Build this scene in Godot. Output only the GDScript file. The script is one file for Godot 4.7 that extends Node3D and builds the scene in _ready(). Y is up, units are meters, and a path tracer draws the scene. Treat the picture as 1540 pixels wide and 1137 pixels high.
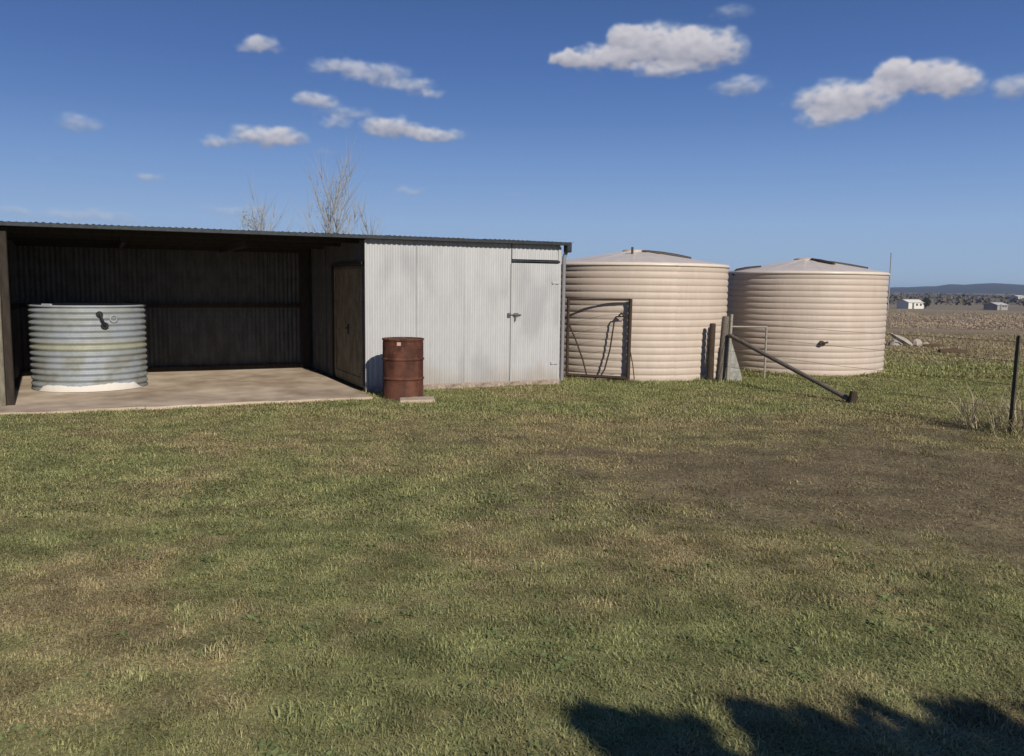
extends Node3D
# A galvanised farm shed with an open bay, a rusty drum, two cream rainwater tanks, a small gate and a dry lawn.

var rng := RandomNumberGenerator.new()
var nz := FastNoiseLite.new()
var nz2 := FastNoiseLite.new()
var used := {}

# ------------------------------------------------------------------ naming helpers
func numbered(called: String) -> String:
	if not used.has(called):
		used[called] = 0
		return called
	used[called] += 1
	return "%s_%03d" % [called, used[called]]

func tag(o: Node, label: String, category: String, group := "", kind := "") -> Node:
	if label != "": o.set_meta("label", label)
	if category != "": o.set_meta("category", category)
	if group != "": o.set_meta("group", group)
	if kind != "": o.set_meta("kind", kind)
	return o

func thing(called: String, label: String, category: String, at := Vector3.ZERO, turn := 0.0, group := "") -> Node3D:
	var o := Node3D.new()
	o.name = numbered(called)
	o.position = at
	o.rotation.y = turn
	add_child(o)
	tag(o, label, category, group)
	return o

func put(called: String, mesh: Mesh, m: Material, parent: Node = null) -> MeshInstance3D:
	var o := MeshInstance3D.new()
	o.mesh = mesh
	o.material_override = m
	if parent == null:
		o.name = numbered(called)
		add_child(o)
	else:
		o.name = called
		var k := 0
		while parent.has_node(NodePath(String(o.name))):
			k += 1
			o.name = "%s_%03d" % [called, k]
		parent.add_child(o, true)
	return o

# ------------------------------------------------------------------ shape helpers
func begin(smooth := false) -> SurfaceTool:
	var st := SurfaceTool.new()
	st.begin(Mesh.PRIMITIVE_TRIANGLES)
	st.set_smooth_group(0 if smooth else -1)
	return st

func done(st: SurfaceTool) -> ArrayMesh:
	st.generate_normals()
	return st.commit()

func quad(st: SurfaceTool, a: Vector3, b: Vector3, c: Vector3, d: Vector3) -> void:   # anticlockwise as seen from outside
	for p in [a, c, b, a, d, c]:
		st.add_vertex(p)

func tri(st: SurfaceTool, a: Vector3, b: Vector3, c: Vector3) -> void:
	for p in [a, c, b]:
		st.add_vertex(p)

func add_box(st: SurfaceTool, c: Vector3, s: Vector3, basis := Basis(), bevel := 0.0) -> void:
	st.set_smooth_group(-1)
	var h := s * 0.5
	if bevel <= 0.0:
		var p := []
		for i in 8:
			p.append(c + basis * Vector3(h.x * (1 if i & 1 else -1), h.y * (1 if i & 2 else -1), h.z * (1 if i & 4 else -1)))
		quad(st, p[4], p[5], p[7], p[6]); quad(st, p[1], p[0], p[2], p[3])
		quad(st, p[5], p[1], p[3], p[7]); quad(st, p[0], p[4], p[6], p[2])
		quad(st, p[6], p[7], p[3], p[2]); quad(st, p[0], p[1], p[5], p[4])
		return
	var b: float = min(bevel, min(h.x, min(h.y, h.z)) * 0.9)
	var fs := [[0, 1, 2], [1, 2, 0], [2, 0, 1]]
	for f in fs:
		for sg in [-1.0, 1.0]:
			var q := []
			for e in [[-1, -1], [1, -1], [1, 1], [-1, 1]]:
				var v := Vector3.ZERO
				v[f[0]] = sg * h[f[0]]
				v[f[1]] = e[0] * (h[f[1]] - b)
				v[f[2]] = e[1] * (h[f[2]] - b)
				q.append(c + basis * v)
			if sg > 0: quad(st, q[0], q[1], q[2], q[3])
			else: quad(st, q[3], q[2], q[1], q[0])
	for f in fs:   # the twelve bevels run along axis f[0]
		for s1 in [-1.0, 1.0]:
			for s2 in [-1.0, 1.0]:
				var q := []
				for e in [[-1, 0], [1, 0], [1, 1], [-1, 1]]:
					var v := Vector3.ZERO
					v[f[0]] = e[0] * (h[f[0]] - b)
					v[f[1]] = s1 * (h[f[1]] - (b if e[1] else 0.0))
					v[f[2]] = s2 * (h[f[2]] - (0.0 if e[1] else b))
					q.append(c + basis * v)
				if s1 * s2 > 0: quad(st, q[0], q[1], q[2], q[3])
				else: quad(st, q[3], q[2], q[1], q[0])
	for i in 8:
		var sx := 1.0 if i & 1 else -1.0
		var sy := 1.0 if i & 2 else -1.0
		var sz := 1.0 if i & 4 else -1.0
		var a1 := c + basis * Vector3(sx * h.x, sy * (h.y - b), sz * (h.z - b))
		var a2 := c + basis * Vector3(sx * (h.x - b), sy * h.y, sz * (h.z - b))
		var a3 := c + basis * Vector3(sx * (h.x - b), sy * (h.y - b), sz * h.z)
		if sx * sy * sz > 0: tri(st, a1, a2, a3)
		else: tri(st, a1, a3, a2)

func box(c: Vector3, s: Vector3, bevel := 0.004, basis := Basis()) -> ArrayMesh:
	var st := begin()
	add_box(st, c, s, basis, bevel)
	return done(st)

func add_tube(st: SurfaceTool, pts: Array, radii, sides := 8, caps := true) -> void:
	var rings := []
	var up := Vector3.UP
	var first: Vector3 = (pts[1] - pts[0]).normalized()
	if abs(first.dot(up)) > 0.9: up = Vector3.RIGHT
	var nrm := first.cross(up).normalized()
	for i in pts.size():
		var dir: Vector3
		if i == 0: dir = pts[1] - pts[0]
		elif i == pts.size() - 1: dir = pts[i] - pts[i - 1]
		else: dir = (pts[i + 1] - pts[i]).normalized() + (pts[i] - pts[i - 1]).normalized()
		dir = dir.normalized()
		nrm = (nrm - dir * nrm.dot(dir)).normalized()
		var bin := dir.cross(nrm)
		var r: float = radii[i] if radii is Array else radii
		var ring := []
		for k in sides:
			var a := TAU * k / sides
			ring.append(pts[i] + (nrm * cos(a) + bin * sin(a)) * r)
		rings.append(ring)
	st.set_smooth_group(0 if sides > 4 else -1)
	for i in rings.size() - 1:
		for k in sides:
			var k2 := (k + 1) % sides
			quad(st, rings[i][k], rings[i][k2], rings[i + 1][k2], rings[i + 1][k])
	if caps:
		st.set_smooth_group(-1)
		var n := rings.size() - 1
		for k in range(1, sides - 1):
			tri(st, rings[0][0], rings[0][k + 1], rings[0][k])
			tri(st, rings[n][0], rings[n][k], rings[n][k + 1])
	st.set_smooth_group(0)

func tube(pts: Array, radii, sides := 8) -> ArrayMesh:
	var st := begin(true)
	add_tube(st, pts, radii, sides)
	return done(st)

# profile: Vector2(radius, height) from the bottom up on the outside
func add_lathe(st: SurfaceTool, prof: Array, segs := 48, tint := "") -> void:
	for i in prof.size() - 1:
		for k in segs:
			var a0 := TAU * k / segs
			var a1 := TAU * (k + 1) / segs
			var p := [Vector3(sin(a0) * prof[i].x, prof[i].y, cos(a0) * prof[i].x), Vector3(sin(a1) * prof[i].x, prof[i].y, cos(a1) * prof[i].x),
				Vector3(sin(a1) * prof[i + 1].x, prof[i + 1].y, cos(a1) * prof[i + 1].x), Vector3(sin(a0) * prof[i + 1].x, prof[i + 1].y, cos(a0) * prof[i + 1].x)]
			for j in [0, 2, 1, 0, 3, 2]:
				if (j == 2 or j == 3) and prof[i + 1].x < 1e-5 and false: continue
				if tint != "": st.set_color(stain(tint, p[j]))
				st.add_vertex(p[j])

func lathe(prof: Array, segs := 48, tint := "", smooth := true) -> ArrayMesh:
	var st := begin(smooth)
	add_lathe(st, prof, segs, tint)
	return done(st)

# sheet of corrugated iron in its own axes: x across 0..w, y along 0..h, z the waves (facing +z), gently dented
func corrugated(w: float, h: float, seed_at: float, pitch := 0.0762, amp := 0.008, tone := 1.0, splash := false) -> ArrayMesh:
	var st := begin(true)
	var waves := int(round(w / pitch))
	var n := waves * 8
	var rows := 14
	var pts := []
	for j in rows + 1:
		var row := []
		for i in n + 1:
			var x := w * i / n
			var y := h * j / rows
			var dent := nz.get_noise_2d(x * 60.0 + seed_at * 91.0, y * 28.0 + seed_at * 33.0) * 0.006
			row.append(Vector3(x, y, amp * cos(TAU * waves * x / w) + dent))
		pts.append(row)
	st.set_color(Color(tone, tone, tone))
	for j in rows:
		for i in n:
			for p in [pts[j][i], pts[j + 1][i + 1], pts[j][i + 1], pts[j][i], pts[j + 1][i], pts[j + 1][i + 1]]:
				var c := Color(tone, tone, tone)
				if splash:   # mud thrown up from the ground and a few rubbed marks
					var wet: float = smoothstep(0.32, 0.0, p.y + 0.16 * nz2.get_noise_2d(p.x * 60.0 + seed_at * 50.0, p.y * 20.0))
					c = c.lerp(Color(0.78, 0.68, 0.58), wet * 0.75)
					c = c.lerp(Color(0.72, 0.72, 0.73), clamp(nz2.get_noise_2d(p.x * 35.0 + seed_at * 20.0, p.y * 18.0 + 7.0) * 1.6 - 0.25, 0.0, 0.55))
				st.set_color(c)
				st.add_vertex(p)
	return done(st)

# ------------------------------------------------------------------ materials
func col(c: Color) -> Color:
	return c.linear_to_srgb()

# grey detail texture: two noises, optional streaks, stretched between lo and hi
func detail(size: int, seed_no: int, f1: float, f2: float, lo: Color, hi: Color, power := 1.0) -> ImageTexture:
	var a := FastNoiseLite.new()
	a.seed = seed_no
	a.frequency = f1
	a.fractal_octaves = 5
	var b := FastNoiseLite.new()
	b.seed = seed_no + 7
	b.frequency = f2
	b.fractal_octaves = 3
	var ia := a.get_seamless_image(size, size)
	var ib := b.get_seamless_image(size, size)
	var out := Image.create(size, size, false, Image.FORMAT_RGB8)
	for y in size:
		for x in size:
			var t: float = clamp(ia.get_pixel(x, y).r * 0.6 + ib.get_pixel(x, y).r * 0.4, 0.0, 1.0)
			out.set_pixel(x, y, lo.lerp(hi, pow(t, power)))
	return ImageTexture.create_from_image(out)

func bump(size: int, seed_no: int, f: float, strength: float) -> ImageTexture:
	var a := FastNoiseLite.new()
	a.seed = seed_no
	a.frequency = f
	a.fractal_octaves = 4
	var im := a.get_seamless_image(size, size)
	im.convert(Image.FORMAT_RGBA8)
	im.bump_map_to_normal_map(strength)
	return ImageTexture.create_from_image(im)

func mat(c: Color, rough := 0.8, metal := 0.0, tex: Texture2D = null, scale := Vector3.ONE, nmap: Texture2D = null, vertex := false) -> StandardMaterial3D:
	var m := StandardMaterial3D.new()
	m.albedo_color = col(c)
	m.roughness = rough
	m.metallic = metal
	m.metallic_specular = 0.4
	if tex:
		m.albedo_texture = tex
	if nmap:
		m.normal_enabled = true
		m.normal_texture = nmap
		m.normal_scale = 0.6
	if tex or nmap:
		m.uv1_triplanar = true
		m.uv1_world_triplanar = false
		m.uv1_scale = scale
	m.vertex_color_use_as_albedo = vertex
	return m

# stains that belong to the thing, as linear multipliers
func stain(which: String, p: Vector3) -> Color:
	var a := atan2(p.x, p.z)
	if which == "galv":
		var c := Color(0.92, 0.95, 0.98)
		var n := nz.get_noise_2d(a * 60.0, p.y * 90.0)
		c = c.lerp(Color(0.80, 0.76, 0.62), clamp(0.35 + n, 0.0, 0.5))
		if p.y > 0.58 and p.y < 0.70: c = Color(1.0, 0.95, 0.70)
		if p.y < 0.5 and n > 0.1: c = c.lerp(Color(0.70, 0.66, 0.55), 0.6)
		return c
	if which == "drum":
		var n2 := nz.get_noise_2d(a * 50.0 + 40.0, p.y * 70.0)
		var c2 := Color(1, 1, 1).lerp(Color(0.50, 0.46, 0.50), clamp(0.5 + n2 * 2.2, 0.0, 1.0))
		if nz2.get_noise_2d(a * 120.0, p.y * 220.0 + 77.0) > 0.42: c2 = c2.lerp(Color(1.5, 1.7, 1.8), 0.5)
		return c2
	return Color.WHITE

# ------------------------------------------------------------------ terrain
func patch(x: float, z: float, cx: float, cz: float, rx: float, rz: float, turn := 0.0) -> float:
	var dx := x - cx
	var dz := z - cz
	var u := (dx * cos(turn) + dz * sin(turn)) / rx
	var v := (-dx * sin(turn) + dz * cos(turn)) / rz
	return exp(-(u * u + v * v) * 1.2)

func ground_h(x: float, z: float) -> float:
	var d := Vector2(x, z).length()
	var h := nz.get_noise_2d(x * 9.0, z * 9.0) * 0.035 * smoothstep(70.0, 20.0, d)
	h *= clamp((Vector2(x + 2.0, z + 14.0).length() - 2.0) / 5.0, 0.25, 1.0)
	h -= 5.0 * smoothstep(50.0, 330.0, d)
	h += nz.get_noise_2d(x * 0.35 + 300.0, z * 0.35) * 1.2 * smoothstep(120.0, 700.0, d)
	return h

# linear base colour of the soil and turf and how brown (bare) it is
func turf(x: float, z: float) -> Array:
	var n1 := nz.get_noise_2d(x * 22.0 + 50.0, z * 22.0)
	var n2 := nz2.get_noise_2d(x * 9.0, z * 9.0 + 90.0)
	var n3 := nz2.get_noise_2d(x * 42.0, z * 42.0 - 60.0)
	var n4 := nz2.get_noise_2d(x * 120.0 + 31.0, z * 120.0 + 70.0)
	var n5 := nz2.get_noise_2d(x * 62.0 - 210.0, z * 85.0 + 15.0) + 0.6 * nz2.get_noise_2d(x * 170.0, z * 230.0 + 33.0)
	var green := 0.56 + n1 * 0.50 + n2 * 0.38 + n3 * 0.50 + n4 * 0.50
	green += 0.45 * patch(x, z, 0.4, -3.8, 1.6, 0.8) + 0.30 * patch(x, z, -0.4, -3.1, 1.0, 0.6) + 0.42 * patch(x, z, 1.8, -3.7, 1.0, 0.5)
	green += 0.55 * patch(x, z, -4.1, -7.0, 0.9, 0.9) + 0.22 * patch(x, z, -1.0, -6.2, 1.6, 1.0) + 0.5 * patch(x, z, 2.65, -6.3, 0.5, 0.3)
	green += 0.35 * patch(x, z, -0.4, -11.3, 1.6, 0.7) + 0.5 * patch(x, z, 3.6, -13.6, 2.6, 0.9)
	green -= 0.30 * patch(x, z, -2.3, -4.0, 0.9, 0.5) + 0.25 * patch(x, z, -1.2, -3.0, 0.6, 0.25) + 0.15 * patch(x, z, -2.6, -5.6, 1.4, 0.6)
	green -= 0.3 * patch(x, z, 1.3, -9.9, 2.2, 0.9) + 0.2 * patch(x, z, 1.0, -5.0, 1.0, 0.4)
	var brown := 1.5 * patch(x, z, 3.0, -7.2, 2.7, 1.9, -0.35) + 0.9 * patch(x, z, 4.6, -6.0, 1.6, 1.2) + 1.2 * patch(x, z, 0.72, -8.05, 0.5, 0.26) + 0.65 * patch(x, z, 4.6, -10.0, 2.0, 1.0)
	brown += 0.42 * patch(x, z, -0.6, -9.0, 1.6, 0.7) + 0.35 * patch(x, z, 1.4, -7.6, 0.9, 0.5)
	brown = clamp((brown - 0.35) * 1.5 + 0.3 + n1 * 0.7 + n3 * 0.9 + n4 * 1.2 - 0.2, 0.0, 1.0) * smoothstep(0.08, 0.3, brown)
	var d := Vector2(x, z).length()
	if z < -13.0:
		green = lerp(green, 0.75 + n1 * 0.5, smoothstep(13.0, 15.5, -z) * smoothstep(27.0, 19.0, d))
	var far := smoothstep(19.0, 27.0, d + n2 * 5.0)
	green = lerp(green, 0.1 + n2 * 0.35, far)
	return [clamp(green, 0.0, 1.0), brown * (1.0 - far), far, n1, n2, clamp(1.05 + n5 * 0.58, 0.76, 1.35)]

func soil_color(x: float, z: float) -> Color:
	var t := turf(x, z)
	var c := Color(0.325, 0.275, 0.155).lerp(Color(0.25, 0.252, 0.112), t[0])
	c = c.lerp(Color(0.185, 0.148, 0.09), t[1] * 0.95)
	c = Color(c.r * t[5], c.g * t[5], c.b * t[5])
	var d := Vector2(x, z).length()
	var far: float = t[2]
	if far > 0.0:
		var b := nz2.get_noise_2d(x * 0.9 + 400.0, z * 3.0)
		var fc := Color(0.33, 0.27, 0.195).lerp(Color(0.26, 0.205, 0.15), clamp(0.5 + b * 1.6, 0.0, 1.0))
		fc = fc.lerp(Color(0.33, 0.285, 0.215), smoothstep(58.0, 90.0, d) * smoothstep(260.0, 150.0, d) * 0.8)
		fc = fc.lerp(Color(0.17, 0.14, 0.11).lerp(Color(0.30, 0.26, 0.2), clamp(0.4 + nz2.get_noise_2d(x * 0.2, z * 0.8) * 1.8, 0, 1)), smoothstep(260.0, 420.0, d))
		c = c.lerp(fc, far)
	return c

func axis_lines(lo: float, hi: float, step: float, reach: float) -> PackedFloat32Array:
	var mid := PackedFloat32Array()
	var v := lo
	while v <= hi + 1e-4:
		mid.append(v)
		v += step
	var before := PackedFloat32Array()
	var s := step
	v = lo
	while v > -reach:
		s *= 1.13
		v -= s
		before.append(v)
	before.reverse()
	s = step
	v = mid[mid.size() - 1]
	while v < reach:
		s *= 1.13
		v += s
		mid.append(v)
	before.append_array(mid)
	return before

func build_ground() -> void:
	var xs := axis_lines(-13.0, 17.0, 0.16, 4200.0)
	var zs := axis_lines(-30.0, 3.0, 0.16, 4200.0)
	var nx := xs.size()
	var nzz := zs.size()
	var vs := PackedVector3Array()
	var cs := PackedColorArray()
	var ns := PackedVector3Array()
	for j in nzz:
		for i in nx:
			var x := xs[i]
			var z := zs[j]
			var h := ground_h(x, z)
			vs.append(Vector3(x, h, z))
			var e: float = max(0.08, Vector2(x, z).length() * 0.01)
			ns.append(Vector3(h - ground_h(x + e, z), e, h - ground_h(x, z + e)).normalized())
			cs.append(soil_color(x, z) * 1.12)
	var idx := PackedInt32Array()
	for j in nzz - 1:
		for i in nx - 1:
			var a := j * nx + i
			for k in [a, a + 1, a + nx + 1, a, a + nx + 1, a + nx]:
				idx.append(k)
	var arr := []
	arr.resize(Mesh.ARRAY_MAX)
	arr[Mesh.ARRAY_VERTEX] = vs
	arr[Mesh.ARRAY_NORMAL] = ns
	arr[Mesh.ARRAY_COLOR] = cs
	arr[Mesh.ARRAY_INDEX] = idx
	var me := ArrayMesh.new()
	me.add_surface_from_arrays(Mesh.PRIMITIVE_TRIANGLES, arr)
	var m := mat(Color(1, 1, 1), 0.95, 0.0, detail(1024, 5, 0.02, 0.11, Color(0.62, 0.60, 0.56), Color(1.0, 0.99, 0.96), 0.8), Vector3(0.45, 0.45, 0.45), bump(512, 9, 0.05, 5.0), true)
	m.uv1_world_triplanar = true
	tag(put("ground", me, m), "", "", "", "structure")

func build_hills() -> void:
	var st := begin(true)
	var n := 480
	var rows := [[2350.0, -6.0, 0.0], [2650.0, 1.0, 0.35], [3000.0, 4.0, 1.0], [3400.0, 2.0, 0.8]]
	var pts := []
	for i in n + 1:
		var a := TAU * (i % n) / n
		var ridge := 8.0 + 8.0 * nz.get_noise_2d(cos(a) * 260.0 + 70.0, sin(a) * 260.0) + 6.0 * nz2.get_noise_2d(cos(a) * 1500.0, sin(a) * 1500.0) + 10.0 * smoothstep(0.40, 0.53, a) * smoothstep(1.3, 0.7, a)
		var row := []
		for r in rows:
			row.append(Vector3(sin(a) * r[0], r[1] + ridge * r[2], -cos(a) * r[0]))
		pts.append(row)
	for i in n:
		for j in rows.size() - 1:
			quad(st, pts[i][j], pts[i + 1][j], pts[i + 1][j + 1], pts[i][j + 1])
	var m := mat(Color(0.035, 0.04, 0.035), 1.0, 0.0, detail(256, 61, 0.03, 0.1, Color(0.6, 0.6, 0.6), Color(1, 1, 1)), Vector3(0.004, 0.004, 0.004))
	tag(put("hills", done(st), m), "", "", "", "structure")

# ------------------------------------------------------------------ sky
func build_sky() -> Sky:
	var w := 4096
	var h := 2048
	var im := Image.create(w, h, false, Image.FORMAT_RGB8)
	# elevation in degrees -> sRGB
	var stops := [[0.0, Color8(156, 177, 199)], [1.5, Color8(152, 177, 206)], [4.0, Color8(144, 173, 211)], [7.6, Color8(118, 152, 202)], [10.5, Color8(97, 132, 188)], [14.0, Color8(80, 114, 173)], [18.0, Color8(68, 100, 156)], [30.0, Color8(52, 84, 142)], [55.0, Color8(42, 70, 124)], [90.0, Color8(36, 62, 114)]]
	for y in h:
		var el := 90.0 - 180.0 * (y + 0.5) / h
		im.fill_rect(Rect2i(0, y, w, 1), sky_at(stops, el))
	var clouds := [
		[[8.95,14.98,3.25,1.45,1.00], [12.17,14.64,2.77,1.44,1.00], [5.35,14.28,2.81,0.86,1.00], [3.20,14.37,0.86,0.55,1.00], [9.62,13.61,2.30,0.58,0.80], [7.03,15.61,1.27,0.84,1.00]],
		[[14.42,12.47,1.70,0.70,0.75]],
		[[13.64,16.74,1.37,0.55,0.55]],
		[[20.57,11.38,3.27,1.21,1.00], [24.75,12.27,2.96,1.09,1.00], [23.46,12.85,1.37,0.73,1.00], [19.86,10.35,2.09,0.69,0.70], [26.70,11.74,1.64,0.94,0.80]],
		[[29.57,11.40,1.23,0.85,0.80]],
		[[-16.23,14.38,1.44,0.64,0.90]],
		[[-11.57,13.41,1.88,0.54,0.80], [-8.84,13.16,2.21,0.86,0.75], [-6.71,12.53,1.55,0.56,0.70], [-5.34,12.06,0.73,0.36,0.60]],
		[[-12.83,11.37,1.58,0.59,0.85], [-10.97,10.75,2.03,0.56,0.50], [-11.60,10.12,1.09,0.40,0.50]],
		[[-8.22,9.98,2.06,0.73,0.95], [-5.42,9.61,2.17,0.53,0.85]],
		[[-15.73,9.06,2.54,0.76,0.95], [-18.73,8.56,1.34,0.40,0.60]],
		[[-26.57,9.08,1.41,0.59,0.60]],
		[[-22.89,6.22,1.09,0.31,0.60]],
		[[-6.80,6.02,0.96,0.34,0.50]],
		[[-26.35,3.81,3.28,0.47,0.50]],
		[[-17.64,4.42,2.85,0.45,0.45]],
		[[-30.11,3.78,1.51,0.34,0.45]],
		[[-12.25,8.26,1.09,0.37,0.30]],
		[[0.07,5.84,0.79,0.30,0.25]],
		[[-28.47,6.88,0.89,0.26,0.20]],
	]
	rng.seed = 41
	for k in 46:   # fair weather cumulus all round the rest of the sky
		var az := rng.randf_range(36.0, 322.0)
		var el := rng.randf_range(4.0, 24.0)
		var size := rng.randf_range(0.6, 1.3) * (0.4 + el / 14.0)
		var c := []
		for j in rng.randi_range(1, 5):
			c.append([az + rng.randf_range(-3.0, 3.0) * size, el + rng.randf_range(-0.7, 0.7) * size, size * rng.randf_range(1.2, 2.8), size * rng.randf_range(0.4, 0.9), rng.randf_range(0.6, 1.0)])
		clouds.append(c)
	var fine := FastNoiseLite.new()
	fine.seed = 17
	fine.frequency = 0.55
	fine.fractal_octaves = 3
	var lumps := FastNoiseLite.new()
	lumps.seed = 23
	lumps.frequency = 0.9
	lumps.fractal_octaves = 2
	for c in clouds:
		var lo := Vector2(1e9, 1e9)
		var hi := Vector2(-1e9, -1e9)
		for p in c:
			lo = lo.min(Vector2(p[0] - p[2] * 1.5, p[1] - p[3] * 1.6))
			hi = hi.max(Vector2(p[0] + p[2] * 1.5, p[1] + p[3] * 1.6))
		var y0 := int((90.0 - hi.y) / 180.0 * h)
		var y1 := int((90.0 - lo.y) / 180.0 * h)
		var x0 := int(lo.x / 360.0 * w)
		var x1 := int(hi.x / 360.0 * w)
		for y in range(y0, y1 + 1):
			var el := 90.0 - 180.0 * (y + 0.5) / h
			var base := sky_at(stops, el)
			for x in range(x0, x1 + 1):
				var az := 360.0 * (x + 0.5) / w
				var wx := fine.get_noise_2d(az, el * 1.6)
				var wy := fine.get_noise_2d(az + 91.0, el * 1.6 + 37.0)
				var a2 := az + wx * 0.55
				var e2 := el + wy * 0.3
				var v := 0.0
				var lit := 0.0
				var most := 0.0
				for p in c:
					var dx: float = (a2 - p[0]) / p[2]
					var dy: float = (e2 - p[1]) / p[3]
					if dy < 0.0: dy *= 1.25
					var q: float = max(0.0, 1.28 - dx * dx - dy * dy) * p[4]
					v += q
					lit += q * clamp(0.60 + dy * 0.7, 0.0, 1.0)
					most = max(most, p[4])
				if v <= 0.001: continue
				lit /= v
				var nn := lumps.get_noise_2d(az * 1.3, el * 2.2)
				var a: float = smoothstep(0.0, 1.1, v * (1.0 + 0.4 * nn) + 0.06 * wx) * lerp(0.35, 0.95, most * most)
				lit = clamp(lit + nn * 0.16 + wx * 0.08, 0.0, 1.0)
				var cc := Color8(146, 147, 163).lerp(Color8(213, 209, 213), lit)
				var xx := posmod(x, w)
				im.set_pixel(xx, y, im.get_pixel(xx, y).lerp(cc, clamp(a, 0.0, 1.0)))
	var sm := PanoramaSkyMaterial.new()
	sm.panorama = ImageTexture.create_from_image(im)
	var sky := Sky.new()
	sky.sky_material = sm
	return sky

func sky_at(stops: Array, el: float) -> Color:
	if el <= 0.0: return Color8(120, 112, 100)
	for i in stops.size() - 1:
		if el <= stops[i + 1][0]:
			return stops[i][1].lerp(stops[i + 1][1], (el - stops[i][0]) / (stops[i + 1][0] - stops[i][0]))
	return stops[-1][1]

# ------------------------------------------------------------------ scene
const AL := 0.44506            # the shed is turned 25.5 degrees
const CORNER := Vector3(-2.141, 0.0, -12.488)

func shed_at(u: float, y: float, v: float) -> Vector3:   # along the front, up, into the shed
	return CORNER + Vector3(cos(AL), 0, -sin(AL)) * u + Vector3(-sin(AL), 0, -cos(AL)) * v + Vector3(0, y, 0)

func shed_uv(p: Vector3) -> Vector2:
	var d := p - CORNER
	return Vector2(d.dot(Vector3(cos(AL), 0, -sin(AL))), d.dot(Vector3(-sin(AL), 0, -cos(AL))))

func _ready() -> void:
	nz.seed = 3
	nz.frequency = 0.02
	nz.fractal_octaves = 4
	nz2.seed = 11
	nz2.frequency = 0.03
	nz2.fractal_octaves = 3
	# camera
	var cam := Camera3D.new()
	cam.name = "camera"
	cam.fov = 47.896
	cam.near = 0.05
	cam.far = 9000.0
	add_child(cam)
	cam.transform = Transform3D(Basis.from_euler(Vector3(-0.108556, 0, 0)) * Basis(Vector3(0, 0, 1), 0.012217), Vector3(0, 1.6, 0))
	# sky, air and exposure
	var env := Environment.new()
	env.background_mode = Environment.BG_SKY
	env.sky = build_sky()
	env.background_energy_multiplier = 1.0
	env.tonemap_mode = Environment.TONE_MAPPER_LINEAR
	env.tonemap_exposure = 1.0
	env.sdfgi_enabled = true
	env.ssao_enabled = true
	env.ssil_enabled = true
	env.fog_enabled = true
	env.fog_density = 0.00016
	env.fog_light_color = Color(0.62, 0.70, 0.82)
	var we := WorldEnvironment.new()
	we.name = "world_environment"
	we.environment = env
	add_child(we)
	# sun: behind the camera to the right, 30 degrees up
	var sun := DirectionalLight3D.new()
	sun.name = "sun"
	sun.light_energy = 1.6
	sun.light_color = Color(1.0, 0.965, 0.905)
	sun.light_angular_distance = 0.5
	sun.shadow_enabled = true
	add_child(sun)
	sun.rotation = Vector3(deg_to_rad(-30.4), deg_to_rad(28.5), 0)

	build_ground()
	build_hills()
	build_shed()
	build_water_tanks()
	build_gate_and_posts()
	build_yard_things()
	build_far_things()
	build_shade_tree()
	build_grass()

# ------------------------------------------------------------------ shed
func sheet(parent: Node, mesh: Mesh, m: Material, at: Vector3, turn: float, called := "corrugated_sheet") -> MeshInstance3D:
	var o := put(called, mesh, m, parent)
	o.position = at
	o.rotation.y = turn
	return o

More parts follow.
